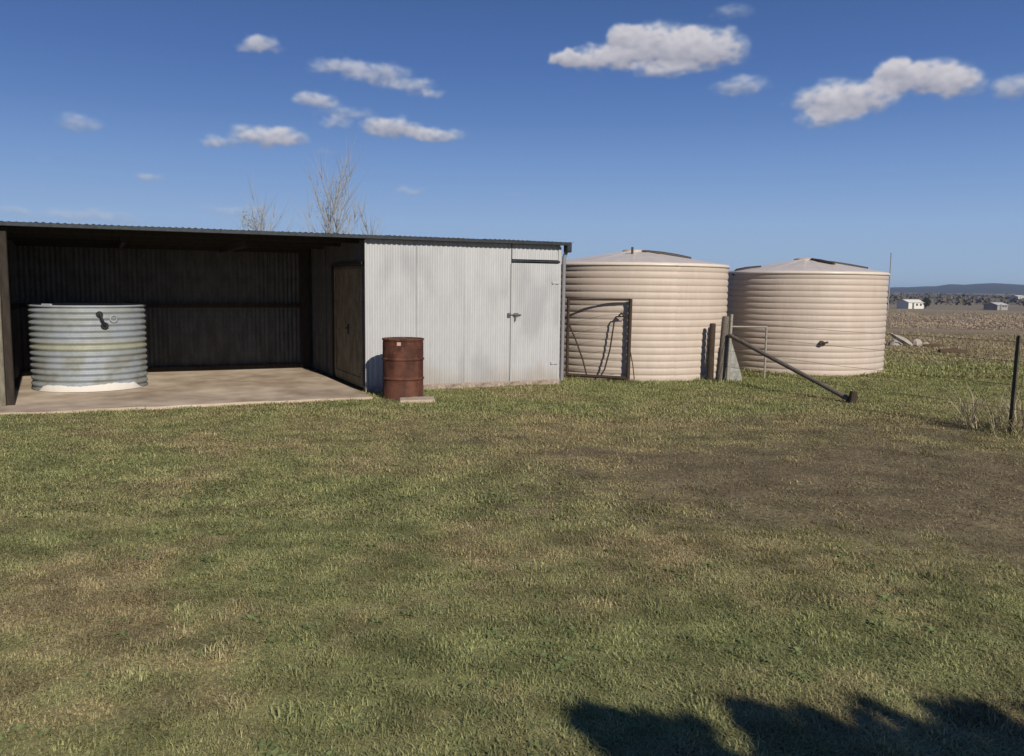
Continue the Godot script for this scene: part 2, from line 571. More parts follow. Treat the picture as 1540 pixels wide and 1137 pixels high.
func build_shed() -> void:
	var galv_tex := detail(512, 31, 0.006, 0.03, Color(0.90, 0.90, 0.91), Color(1, 1, 1), 0.8)
	var galv := mat(Color(0.48, 0.485, 0.49), 0.55, 0.15, galv_tex, Vector3(1.3, 0.35, 1.3), null, true)
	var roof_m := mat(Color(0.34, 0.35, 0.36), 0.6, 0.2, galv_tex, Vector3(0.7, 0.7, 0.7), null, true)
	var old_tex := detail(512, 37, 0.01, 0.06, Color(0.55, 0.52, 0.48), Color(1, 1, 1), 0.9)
	var shaded_galv := mat(Color(0.145, 0.155, 0.165), 0.7, 0.1, old_tex, Vector3(1.1, 0.4, 1.1), null, true)  # sheets inside the bay: the interior's shade is painted into a darkened base colour
	var timber := mat(Color(0.048, 0.038, 0.030), 0.85, 0.0, old_tex, Vector3(4, 0.8, 4))
	var grey_timber := mat(Color(0.26, 0.24, 0.19), 0.9, 0.0, old_tex, Vector3(5, 0.9, 5))
	var dark_iron := mat(Color(0.05, 0.06, 0.075), 0.5, 0.3, old_tex, Vector3(2, 2, 2))
	var conc_tex := detail(1024, 43, 0.004, 0.012, Color(0.50, 0.46, 0.42), Color(1, 1, 1), 0.7)
	var concrete := mat(Color(0.64, 0.535, 0.425), 0.95, 0.0, conc_tex, Vector3(0.17, 0.17, 0.17))
	var footing_m := mat(Color(0.45, 0.38, 0.33), 0.95, 0.0, conc_tex, Vector3(2, 2, 2))

	# floor of the bay, with its broken front edge
	var st := begin(false)
	var n := 60
	var cols := []
	for i in n + 1:
		var u := lerpf(-7.2, -0.14, float(i) / n)
		var front := -0.74 + nz2.get_noise_2d(u * 30.0, 4.0) * 0.14 - 0.05 * smoothstep(-5.0, 0.0, u)
		cols.append([shed_at(u, 0.035, front + 0.03), shed_at(u, -0.06, front), shed_at(u, 0.035, 3.86)])
	for i in n:
		var a = cols[i]
		var b = cols[i + 1]
		quad(st, a[0], b[0], b[2], a[2])
		quad(st, a[1], b[1], b[0], a[0])
	quad(st, cols[n][1], shed_at(-0.14, -0.06, 3.86), cols[n][2], cols[n][0])
	var slab := put("concrete_floor", done(st), concrete)
	tag(slab, "", "", "", "structure")

	var shed := thing("farm_shed", "long low corrugated iron shed with a dark open bay and a pale closed room", "shed", CORNER, AL)
	rng.seed = 5
	# ---- front wall of the closed room: frame, then three sheets, a header and the door
	st = begin()
	for u in [0.05, 0.78, 1.55, 2.28]:
		add_box(st, Vector3(u, 1.12, -0.055), Vector3(0.07, 2.2, 0.06))
	for y in [0.09, 1.1, 2.2]:
		add_box(st, Vector3(1.15, y, -0.06), Vector3(2.2, 0.07, 0.05))
	var front := put("front_wall", done(st), timber, shed)
	for i in 3:
		sheet(front, corrugated(0.79, 2.2, 10.0 + i, 0.0762, 0.0085, [0.98, 0.965, 0.99][i], true), galv, Vector3(-0.012 + 0.776 * i, 0.085, 0.0 + 0.003 * (i % 2)), 0.0)
	sheet(front, corrugated(0.86, 0.26, 17.0, 0.0762, 0.0085, 1.0), galv, Vector3(2.345, 2.01, 0.0), 0.0, "header_sheet")
	put("footing", box(Vector3(1.6, -0.01, -0.025), Vector3(3.26, 0.19, 0.12), 0.01), footing_m, shed)
	# the front door: a frame with corrugated cladding, slightly ajar from the wall plane
	var door := put("front_door", box(Vector3(2.765, 1.0, -0.02), Vector3(0.80, 1.88, 0.035), 0.004), dark_iron, shed)
	sheet(door, corrugated(0.84, 1.89, 23.0, 0.0762, 0.0085, 1.0, true), galv, Vector3(2.345, 0.06, 0.014), 0.0)
	var trim := mat(Color(0.40, 0.40, 0.40), 0.6, 0.2)
	put("edge_strip", box(Vector3(2.338, 1.0, 0.022), Vector3(0.03, 1.89, 0.022), 0.004), trim, door)
	put("lintel", box(Vector3(2.765, 1.982, 0.005), Vector3(0.87, 0.03, 0.035), 0.004), dark_iron, shed)
	st = begin(true)
	add_tube(st, [Vector3(2.29, 1.135, 0.035), Vector3(2.50, 1.135, 0.035)], 0.011, 8)
	add_box(st, Vector3(2.30, 1.135, 0.022), Vector3(0.05, 0.06, 0.02))
	add_box(st, Vector3(2.42, 1.135, 0.026), Vector3(0.07, 0.055, 0.02))
	add_tube(st, [Vector3(2.40, 1.13, 0.045), Vector3(2.40, 1.09, 0.05), Vector3(2.40, 1.04, 0.045)], 0.008, 6)
	put("door_bolt", done(st), mat(Color(0.13, 0.12, 0.12), 0.5, 0.5), door)
	for y in [0.35, 1.65]:
		put("hinge", box(Vector3(3.12, y, 0.026), Vector3(0.13, 0.04, 0.012), 0.003), trim, door)
	# ---- back wall, seen dark inside the bay
	st = begin()
	for y in [1.18, 2.17]:
		add_box(st, Vector3(-2.42, y, -3.68), Vector3(4.6, 0.07, 0.05))
	add_box(st, Vector3(-2.42, 0.075, -3.67), Vector3(4.6, 0.08, 0.07))
	var back := put("back_wall", done(st), timber, shed)
	var nb := 10
	for i in nb:
		sheet(back, corrugated(0.83, 2.24, 40.0 + i, 0.0762, 0.0085, rng.randf_range(0.8, 1.15)), shaded_galv, Vector3(-4.75 + 0.80 * i, 0.0, -3.73 + 0.003 * (i % 2)), 0.0)
	put("corner_post", box(Vector3(-0.14, 1.12, -3.62), Vector3(0.16, 2.2, 0.10), 0.006), timber, shed)
	# ---- partition between the bay and the room, with the side door
	st = begin()
	for v in [0.06, 1.95, 2.8, 3.6]:
		add_box(st, Vector3(0.055, 1.12, -v), Vector3(0.06, 2.2, 0.07))
	add_box(st, Vector3(0.06, 2.18, -1.85), Vector3(0.05, 0.06, 3.5))
	var part := put("partition_wall", done(st), timber, shed)
	for i in 3:
		sheet(part, corrugated(0.62, 2.22, 60.0 + i, 0.0762, 0.0085, rng.randf_range(0.9, 1.1)), shaded_galv, Vector3(0.0 - 0.003 * (i % 2), 0.02, -3.71 + 0.6 * i), -PI / 2)
	sheet(part, corrugated(1.86, 0.34, 66.0), shaded_galv, Vector3(0.0, 1.90, -1.90), -PI / 2, "header_sheet")
	put("door_jamb", box(Vector3(-0.01, 0.97, -1.90), Vector3(0.09, 1.88, 0.08), 0.005), timber, shed)
	put("door_head", box(Vector3(-0.012, 1.895, -0.98), Vector3(0.07, 0.05, 1.76), 0.005), timber, shed)
	var tan_m := mat(Color(0.26, 0.232, 0.175), 0.75, 0.0, old_tex, Vector3(0.8, 0.5, 0.8))
	var sd := put("side_door", box(Vector3(0.0, 0.955, -0.985), Vector3(0.035, 1.82, 1.72), 0.006), tan_m, shed)
	st = begin()
	for y in [0.14, 1.78]:
		add_box(st, Vector3(-0.024, y, -0.985), Vector3(0.014, 0.10, 1.70), Basis(), 0.003)
	for v in [0.18, 1.79]:
		add_box(st, Vector3(-0.025, 0.96, -v), Vector3(0.012, 1.54, 0.10), Basis(), 0.003)
	put("rail", done(st), tan_m, sd)
	st = begin(true)
	add_tube(st, [Vector3(-0.02, 0.90, -0.98), Vector3(-0.07, 0.90, -0.98)], 0.012, 8)
	add_tube(st, [Vector3(-0.065, 0.90, -1.0), Vector3(-0.065, 0.90, -0.86)], 0.011, 8)
	add_box(st, Vector3(-0.022, 0.89, -0.98), Vector3(0.012, 0.16, 0.06))
	put("door_handle", done(st), dark_iron, sd)
	# ---- end walls
	st = begin()
	for v in [0.9, 1.9, 2.9]:
		add_box(st, Vector3(-4.80, 1.12, -v), Vector3(0.06, 2.2, 0.06))
	add_box(st, Vector3(-4.72, 1.18, -1.9), Vector3(0.05, 0.07, 3.5))
	var left := put("left_wall", done(st), timber, shed)
	for i in 5:
		sheet(left, corrugated(0.78, 2.22, 70.0 + i, 0.0762, 0.0085, rng.randf_range(0.85, 1.15)), shaded_galv, Vector3(-4.76 - 0.003 * (i % 2), 0.0, -0.02 - 0.745 * i), PI / 2)
	st = begin()
	add_box(st, Vector3(3.17, 1.12, -1.9), Vector3(0.05, 0.07, 3.5))
	var right := put("right_wall", done(st), timber, shed)
	for i in 5:
		sheet(right, corrugated(0.78, 2.2, 80.0 + i), galv, Vector3(3.215 + 0.003 * (i % 2), 0.03, -0.02 - 0.745 * i), PI / 2)
	# ---- posts, roof, gutter
	put("front_post", box(Vector3(-4.645, 1.12, 0.07), Vector3(0.085, 2.24, 0.09), 0.008), grey_timber, shed)
	put("front_post", box(Vector3(-4.56, 1.12, -0.02), Vector3(0.09, 2.24, 0.08), 0.008), timber, shed)
	put("corner_flashing", box(Vector3(-0.012, 1.13, 0.006), Vector3(0.03, 2.2, 0.03), 0.004), trim, shed)
	put("end_post", box(Vector3(3.20, 1.12, -0.02), Vector3(0.05, 2.2, 0.06), 0.004), trim, shed)
	st = begin()
	for v in [0.42, 1.5, 2.6, 3.66]:
		add_box(st, Vector3(-0.75, 2.235 - v * 0.008, -v), Vector3(8.1, 0.075, 0.05))
	for u in [-3.2, -1.6]:
		add_box(st, Vector3(u, 2.15, -2.05), Vector3(0.05, 0.10, 3.1))
	var roof := put("roof", done(st), timber, shed)
	for i in 11:
		var me := corrugated(0.79, 4.05, 90.0 + i, 0.0762, 0.0085, rng.randf_range(0.85, 1.05))
		var o := put("roof_sheet", me, roof_m, roof)
		# laid flat: the sheet's length runs back from the eave
		o.transform = Transform3D(Basis(Vector3(1, 0, 0), -PI / 2 - 0.008), Vector3(-5.02 + 0.762 * i, 2.292 + 0.003 * (i % 2), 0.13))
	st = begin()
	add_box(st, Vector3(-0.85, 2.268, 0.118), Vector3(8.36, 0.05, 0.018), Basis(), 0.004)
	add_box(st, Vector3(-0.85, 2.247, 0.09), Vector3(8.36, 0.010, 0.04))
	put("eave_flashing", done(st), dark_iron, shed)
	put("gutter_end", box(Vector3(3.31, 2.21, 0.06), Vector3(0.09, 0.15, 0.13), 0.012), dark_iron, shed)
	var pipe_m := mat(Color(0.22, 0.215, 0.23), 0.6, 0.1)
	put("downpipe", tube([Vector3(3.30, 2.15, 0.03), Vector3(3.275, 2.05, 0.01), Vector3(3.27, 0.06, 0.01)], 0.032, 12), pipe_m, shed)

	# ---- the galvanised tank stored in the bay
	var p := shed_at(-3.68, 0.035, 1.83)
	var small := thing("galvanised_tank", "squat galvanised corrugated tank with white lime crust round its base, under the shed roof", "tank", p, 0.2)
	var prof := [Vector2(0.0, 0.0), Vector2(0.765, 0.0), Vector2(0.78, 0.02)]
	var ribs := 13
	for i in ribs * 8 + 1:
		prof.append(Vector2(0.767 + 0.012 * -cos(TAU * i / 8.0), 0.04 + 1.13 * i / (ribs * 8.0)))
	prof.append(Vector2(0.765, 1.185))
	var gm := mat(Color(0.36, 0.385, 0.41), 0.62, 0.15, detail(256, 52, 0.02, 0.1, Color(0.78, 0.79, 0.8), Color(1, 1, 1)), Vector3(1.2, 1.2, 1.2), null, true)
	put("body", lathe(prof, 96, "galv"), gm, small)
	# flaking lime round the foot, with a ragged upper edge
	st = begin(true)
	for k in 120:
		var ring := []
		for e in 2:
			var an := -0.75 + 2.05 * (k + e) / 120.0
			var top := (0.085 + 0.035 * nz.get_noise_2d(an * 45.0, 5.0) + 0.01 * nz2.get_noise_2d(an * 300.0, 2.0)) * smoothstep(-0.75, -0.6, an) * smoothstep(1.3, 1.05, an)
			var d := Vector3(sin(an), 0, cos(an))
			ring.append([d * 0.787 + Vector3(0, 0.006, 0), d * 0.787 + Vector3(0, 0.008 + top * 0.9, 0), d * 0.777 + Vector3(0, 0.012 + top, 0)])
		quad(st, ring[0][0], ring[1][0], ring[1][1], ring[0][1])
		quad(st, ring[0][1], ring[1][1], ring[1][2], ring[0][2])
	put("lime_crust", done(st), mat(Color(0.58, 0.55, 0.51), 0.95, 0.0, null, Vector3(3, 3, 3), bump(256, 45, 0.08, 4.0)), small)
	put("rim", lathe([Vector2(0.767, 1.18), Vector2(0.781, 1.19), Vector2(0.783, 1.203), Vector2(0.773, 1.213), Vector2(0.755, 1.205), Vector2(0.753, 1.185)], 96), gm, small)
	put("lid", lathe([Vector2(0.757, 1.186), Vector2(0.5, 1.2), Vector2(0.0, 1.206)], 64), gm, small)
	put("lifting_lug", box(Vector3(-0.35, 1.215, 0.672), Vector3(0.17, 0.035, 0.04), 0.01, Basis(Vector3.UP, -0.48)), gm, small)
	var black := mat(Color(0.012, 0.012, 0.014), 0.6)
	st = begin(true)
	for q in [[0.33, 1.09, 0.045], [0.385, 0.93, 0.05]]:
		var an: float = asin(q[0] / 0.775)
		var dir := Vector3(sin(an), 0, cos(an))
		add_tube(st, [dir * 0.745 + Vector3(0, q[1], 0), dir * 0.80 + Vector3(0, q[1], 0)], q[2], 14)
	add_tube(st, [Vector3(0.345, 1.09, 0.725), Vector3(0.37, 1.02, 0.742), Vector3(0.395, 0.93, 0.70)], 0.02, 8)
	put("outlet_hose", done(st), black, small)
	put("inspection_ring", lathe([Vector2(0.05, 0.0), Vector2(0.055, 0.012), Vector2(0.04, 0.016), Vector2(0.038, 0.0)], 20), gm, small)
	var ir: Node3D = small.get_node("inspection_ring")
	ir.transform = Transform3D(Basis(Vector3.UP, 0.66) * Basis(Vector3.RIGHT, PI / 2), Vector3(sin(0.68) * 0.775, 1.02, cos(0.68) * 0.775))

# ------------------------------------------------------------------ cream rainwater tanks
func water_tank(label: String, at: Vector3, r: float, eave: float, apex: float, turn: float, tone: Color, seed_at: int) -> Node3D:
	var t := thing("rainwater_tank", label, "water tank", at, turn, "cream rainwater tanks beyond the shed")
	var wall_tex := detail(512, 70 + seed_at, 0.008, 0.03, Color(0.90, 0.89, 0.87), Color(1, 1, 1), 0.9)
	var m := mat(tone, 0.55, 0.0, wall_tex, Vector3(0.9, 0.25, 0.9))
	var prof := []
	var ribs := 17
	prof.append(Vector2(r - 0.02, -0.05))
	for i in ribs:
		for k in 9:
			var f := k / 9.0
			prof.append(Vector2(r - 0.018 + 0.021 * pow(sin(PI * f), 0.42), eave * (i + f) / ribs))
	prof.append(Vector2(r - 0.022, eave))
	put("wall", lathe(prof, 120), m, t)
	# roof of flat folded panels over a rounded eave
	var st := begin(true)
	add_lathe(st, [Vector2(r - 0.03, eave - 0.03), Vector2(r + 0.018, eave - 0.02), Vector2(r + 0.026, eave + 0.0), Vector2(r + 0.01, eave + 0.028), Vector2(r - 0.04, eave + 0.042)], 96)
	var panels := 14
	for k in panels:
		st.set_smooth_group(-1)
		var a0 := TAU * k / panels
		var a1 := TAU * (k + 1) / panels
		var am := (a0 + a1) * 0.5
		var o0 := Vector3(sin(a0) * (r - 0.035), eave + 0.042, cos(a0) * (r - 0.035))
		var o1 := Vector3(sin(a1) * (r - 0.035), eave + 0.042, cos(a1) * (r - 0.035))
		var om := Vector3(sin(am) * (r - 0.03), eave + 0.040, cos(am) * (r - 0.03))
		var i0 := Vector3(sin(a0) * 0.2, apex - 0.02, cos(a0) * 0.2)
		var i1 := Vector3(sin(a1) * 0.2, apex - 0.02, cos(a1) * 0.2)
		var im := Vector3(sin(am) * 0.2, apex - 0.028, cos(am) * 0.2)
		quad(st, o0, om, im, i0)
		quad(st, om, o1, i1, im)
	var cap := mat(Color(0.66, 0.585, 0.51), 0.35, 0.0, wall_tex, Vector3(0.5, 0.5, 0.5))  # lighter than the tank wall: the sun's glint is put into the roof colour
	put("roof", done(st), cap, t)
	put("lid", lathe([Vector2(0.22, apex - 0.035), Vector2(0.22, apex - 0.005), Vector2(0.16, apex + 0.012), Vector2(0.0, apex + 0.018)], 28), m, t)
	return t

func roof_point(r: float, eave: float, apex: float, q: Vector2, lift: float) -> Vector3:
	return Vector3(q.x, lerpf(apex, eave + 0.03, clamp(q.length() / r, 0.0, 1.0)) + lift, q.y)

func build_water_tanks() -> void:
	var pipe := mat(Color(0.075, 0.06, 0.055), 0.6, 0.0, detail(256, 79, 0.03, 0.1, Color(0.6, 0.55, 0.5), Color(1, 1, 1)), Vector3(3, 3, 3))
	var a := water_tank("cream ribbed round tank standing nearest the shed, behind the pipe gate", Vector3(2.24, 0, -15.95), 1.71, 1.97, 2.27, 0.3, Color(0.51, 0.432, 0.37), 1)
	var b := water_tank("cream ribbed round tank farther from the shed, with the diagonal stay in front", Vector3(5.79, 0, -17.03), 1.53, 1.89, 2.19, 1.0, Color(0.50, 0.426, 0.368), 2)
	# dark pipes lying over the roofs (points are in each tank's own axes: x right, z towards the yard after undoing its turn)
	var ua := Basis(Vector3.UP, -0.3)
	var ub := Basis(Vector3.UP, -1.0)
	var pts := []
	for q in [Vector2(0.10, 0.25), Vector2(0.22, 0.25), Vector2(0.50, 0.22), Vector2(0.75, 0.20), Vector2(1.02, 0.15)]:
		pts.append(ua * roof_point(1.71, 1.97, 2.27, q, 0.02))
	put("overflow_pipe", tube(pts, [0.02, 0.03, 0.04, 0.04, 0.03], 10), pipe, a)
	put("vent", tube([ua * roof_point(1.71, 1.97, 2.27, Vector2(-0.12, 0.6), 0.0), ua * roof_point(1.71, 1.97, 2.27, Vector2(-0.12, 0.6), 0.13)], 0.022, 8), pipe, a)
	pts = []
	for q in [Vector2(0.03, 0.25), Vector2(0.14, 0.45), Vector2(0.30, 0.72)]:
		pts.append(ub * roof_point(1.53, 1.89, 2.19, q, 0.02))
	put("roof_pipe", tube(pts, [0.035, 0.045, 0.035], 10), pipe, b)
	pts = []
	for q in [Vector2(0.05, 0.3), Vector2(0.45, 0.3), Vector2(0.8, 0.25), Vector2(1.15, 0.2)]:
		pts.append(ub * roof_point(1.53, 1.89, 2.19, q, 0.02))
	put("overflow_pipe", tube(pts, [0.016, 0.025, 0.032, 0.035], 10), pipe, b)
	pts = []
	for q in [Vector3(-1.49, 1.84, 0.3), Vector3(-1.43, 1.93, 0.32), Vector3(-1.25, 1.97, 0.34), Vector3(-0.98, 2.0, 0.36)]:
		pts.append(ub * q)
	put("inlet_pipe", tube(pts, [0.05, 0.05, 0.045, 0.04], 10), pipe, b)
	var st := begin(true)
	add_tube(st, [ub * Vector3(-0.16, 0.62, 1.49), ub * Vector3(-0.16, 0.62, 1.58)], 0.045, 12)
	add_tube(st, [ub * Vector3(-0.16, 0.62, 1.58), ub * Vector3(-0.06, 0.64, 1.60)], 0.018, 8)
	put("outlet_valve", done(st), pipe, b)

# ------------------------------------------------------------------ gate, posts, stay, fence
func build_gate_and_posts() -> void:
	var rust := mat(Color(0.085, 0.06, 0.045), 0.75, 0.2, detail(256, 91, 0.03, 0.12, Color(0.55, 0.5, 0.48), Color(1, 1, 1)), Vector3(5, 5, 5))
	var steel := mat(Color(0.42, 0.40, 0.36), 0.6, 0.3, detail(256, 92, 0.03, 0.12, Color(0.7, 0.68, 0.64), Color(1, 1, 1)), Vector3(4, 4, 4))
	var wood_tex := detail(256, 93, 0.02, 0.1, Color(0.5, 0.48, 0.45), Color(1, 1, 1))
	var dark_wood := mat(Color(0.085, 0.06, 0.042), 0.9, 0.0, wood_tex, Vector3(8, 1, 8))
	var grey_wood := mat(Color(0.25, 0.215, 0.18), 0.9, 0.0, wood_tex, Vector3(8, 1, 8))
	# pipe gate between the shed and the tank
	var a := Vector3(0.935, 0.0, -14.42)
	var b := Vector3(1.95, 0.0, -14.17)
	var gt := atan2(-(b.z - a.z), b.x - a.x)
	var w := (b - a).length()
	var gate := thing("pipe_gate", "rusty square pipe gate with two bent braces inside, leaning beside the shed's end", "gate", a, gt)
	put("top_rail", tube([Vector3(0, 1.375, 0), Vector3(w, 1.385, 0)], 0.019, 10), rust, gate)
	put("bottom_rail", tube([Vector3(0, 0.095, 0), Vector3(w, 0.075, 0)], 0.030, 10), rust, gate)
	put("stile", tube([Vector3(0, 0.04, 0), Vector3(0, 1.395, 0)], 0.026, 10), rust, gate)
	put("stile", tube([Vector3(w - 0.01, 0.0, 0), Vector3(w, 1.40, 0)], 0.033, 10), rust, gate)
	put("brace", tube([Vector3(0.02, 0.96, 0.01), Vector3(0.14, 0.70, 0.015), Vector3(0.27, 0.36, 0.015), Vector3(0.35, 0.07, 0.01)], 0.013, 8), rust, gate)
	put("brace", tube([Vector3(0.56, 0.06, 0.01), Vector3(0.645, 0.22, 0.015), Vector3(0.725, 0.55, 0.015), Vector3(0.79, 1.06, 0.015), Vector3(0.815, 1.10, 0.015), Vector3(0.99, 1.11, 0.01)], 0.013, 8), rust, gate)
	put("latch", tube([Vector3(0.86, 1.115, 0.02), Vector3(0.90, 1.16, 0.03), Vector3(0.95, 1.12, 0.02)], 0.016, 8), rust, gate)
	put("wire_loop", tube([Vector3(w + 0.02, 0.52, 0.0), Vector3(w + 0.07, 0.30, 0.04), Vector3(w + 0.10, 0.10, 0.06), Vector3(w + 0.10, -0.0, 0.08), Vector3(w + 0.05, 0.01, 0.10)], 0.009, 6), rust, gate)
	# thin wires strung across the gate
	var st := begin(true)
	for k in 6:
		var y := 0.2 + 0.2 * k
		add_tube(st, [Vector3(0.0, y, -0.012), Vector3(w * 0.5, y - 0.012, -0.012), Vector3(w, y, -0.012)], 0.0022, 4, false)
	put("wire_mesh", done(st), rust, gate)
	# posts between the tanks
	var p1 := thing("timber_post", "dark brown timber post in front of the join of the two tanks", "post", Vector3(3.375, 0, -14.43), 0.4)
	put("shaft", tube([Vector3(0, -0.1, 0), Vector3(0.0, 0.5, 0), Vector3(0.015, 0.985, 0), Vector3(0.015, 1.0, 0)], [0.062, 0.058, 0.052, 0.04], 9), dark_wood, p1)
	var p2 := thing("strainer_post", "weathered grey strainer post carrying the diagonal stay", "post", Vector3(3.55, 0, -14.36), 0.0)
	put("shaft", tube([Vector3(-0.02, -0.1, 0), Vector3(0.01, 0.5, 0), Vector3(0.04, 1.10, 0), Vector3(0.04, 1.125, 0)], [0.072, 0.068, 0.064, 0.05], 10), grey_wood, p2)
	for y in [0.35, 0.6, 0.85, 1.02]:
		var ring := []
		for k in 13:
			ring.append(Vector3(0.005 + 0.03 * y + cos(TAU * k / 12.0) * 0.071, y + 0.008 * sin(k), sin(TAU * k / 12.0) * 0.071))
		st = begin(true)
		add_tube(st, ring, 0.003, 4, false)
		put("wire_tie", done(st), steel, p2)
	put("steel_pipe", tube([Vector3(0.0, 0, 0), Vector3(0.03, 1.16, 0)], 0.028, 10), steel, p2)
	p2.get_node("steel_pipe").position = Vector3(0.095, 0, 0.03)
	# pale sheet leaning behind the strainer post
	var off := thing("sheet_offcut", "pale grey sheet offcut leaning low behind the strainer post", "metal sheet", Vector3(3.84, 0, -14.62), -0.15)
	st = begin()
	var o := [Vector3(-0.12, 0, 0.06), Vector3(0.14, 0, 0.02), Vector3(0.06, 0.30, -0.05), Vector3(-0.06, 0.68, -0.12), Vector3(-0.11, 0.70, -0.11)]
	var th := Vector3(0, 0.004, 0.014)
	for k in range(1, 4):
		tri(st, o[0] + th, o[k] + th, o[k + 1] + th)
		tri(st, o[0], o[k + 1], o[k])
	for k in 5:
		quad(st, o[k], o[(k + 1) % 5], o[(k + 1) % 5] + th, o[k] + th)
	put("offcut", done(st), mat(Color(0.42, 0.43, 0.41), 0.7, 0.0, wood_tex, Vector3(2, 2, 2)), off)
	# small pale pipe panel in front of the second tank
	var pan := thing("small_pipe_gate", "thin pale pipe frame with wires in front of the farther cream tank", "gate", Vector3(3.80, 0, -14.80), 0.40)
	put("top_rail", tube([Vector3(0, 0.93, 0), Vector3(0.76, 0.92, 0)], 0.017, 8), steel, pan)
	put("stile", tube([Vector3(0.76, -0.02, 0), Vector3(0.76, 0.935, 0)], 0.019, 8), steel, pan)
	put("stile", tube([Vector3(0, -0.02, 0), Vector3(0, 0.945, 0)], 0.014, 8), steel, pan)
	for k in 4:
		put("wire", tube([Vector3(0, 0.14 + 0.2 * k, 0), Vector3(0.38, 0.13 + 0.2 * k, 0), Vector3(0.76, 0.14 + 0.2 * k, 0)], 0.006, 5), rust, pan)
	# the diagonal stay and its peg
	var stay := thing("diagonal_stay", "long diagonal timber stay sloping from the strainer post down to the lawn", "fence stay", Vector3(4.80, 0, -11.98), 0.0)
	var top := Vector3(3.63, 0.815, -14.26) - Vector3(4.80, 0, -11.98)
	put("pole", tube([Vector3(-0.01, 0.05, -0.02), top * 0.33 + Vector3(0, 0.03, 0), top * 0.66 + Vector3(0, 0.012, 0), top], [0.037, 0.034, 0.034, 0.037], 9), grey_wood, stay)
	put("peg", box(Vector3(0.02, 0.07, 0.05), Vector3(0.09, 0.20, 0.09), 0.012, Basis(Vector3.FORWARD, 0.08)), dark_wood, stay)
	# fence post at the right and its wires
	var fp := thing("fence_post", "slim dark steel fence post standing alone at the right edge of the lawn", "post", Vector3(5.65, 0, -9.52), 0.3)
	st = begin()
	for k in 3:
		var dir := Basis(Vector3.UP, TAU * k / 3.0)
		add_box(st, dir * Vector3(0.013, 0.5, 0), Vector3(0.030, 1.22, 0.009), dir, 0.002)
	put("shaft", done(st), mat(Color(0.13, 0.12, 0.09), 0.75, 0.1, wood_tex, Vector3(6, 1, 6)), fp)
	fp.rotation.z = -0.02
	var fp2: Node3D = fp.duplicate()
	fp2.name = numbered("fence_post")
	fp2.position = Vector3(7.55, 0, -4.3)
	tag(fp2, "slim dark steel fence post nearest the viewer, beyond the right edge of the lawn", "post")
	add_child(fp2)
	var line := thing("wire_fence", "thin sagging fence wires running from the strainer post past the steel post", "fence", Vector3(5.65, 0, -9.52))
	var e0 := Vector3(3.61, 0, -14.34) - Vector3(5.65, 0, -9.52)
	var e2 := Vector3(7.55, 0, -4.3) - Vector3(5.65, 0, -9.52)
	for y in [0.28, 0.55, 0.82, 1.04]:
		put("wire", tube([e0 + Vector3(0, y, 0), e0 * 0.5 + Vector3(0, y - 0.025, 0), Vector3(0, y, 0), e2 * 0.5 + Vector3(0, y - 0.025, 0), e2 + Vector3(0, y, 0)], 0.0022, 4), rust, line)

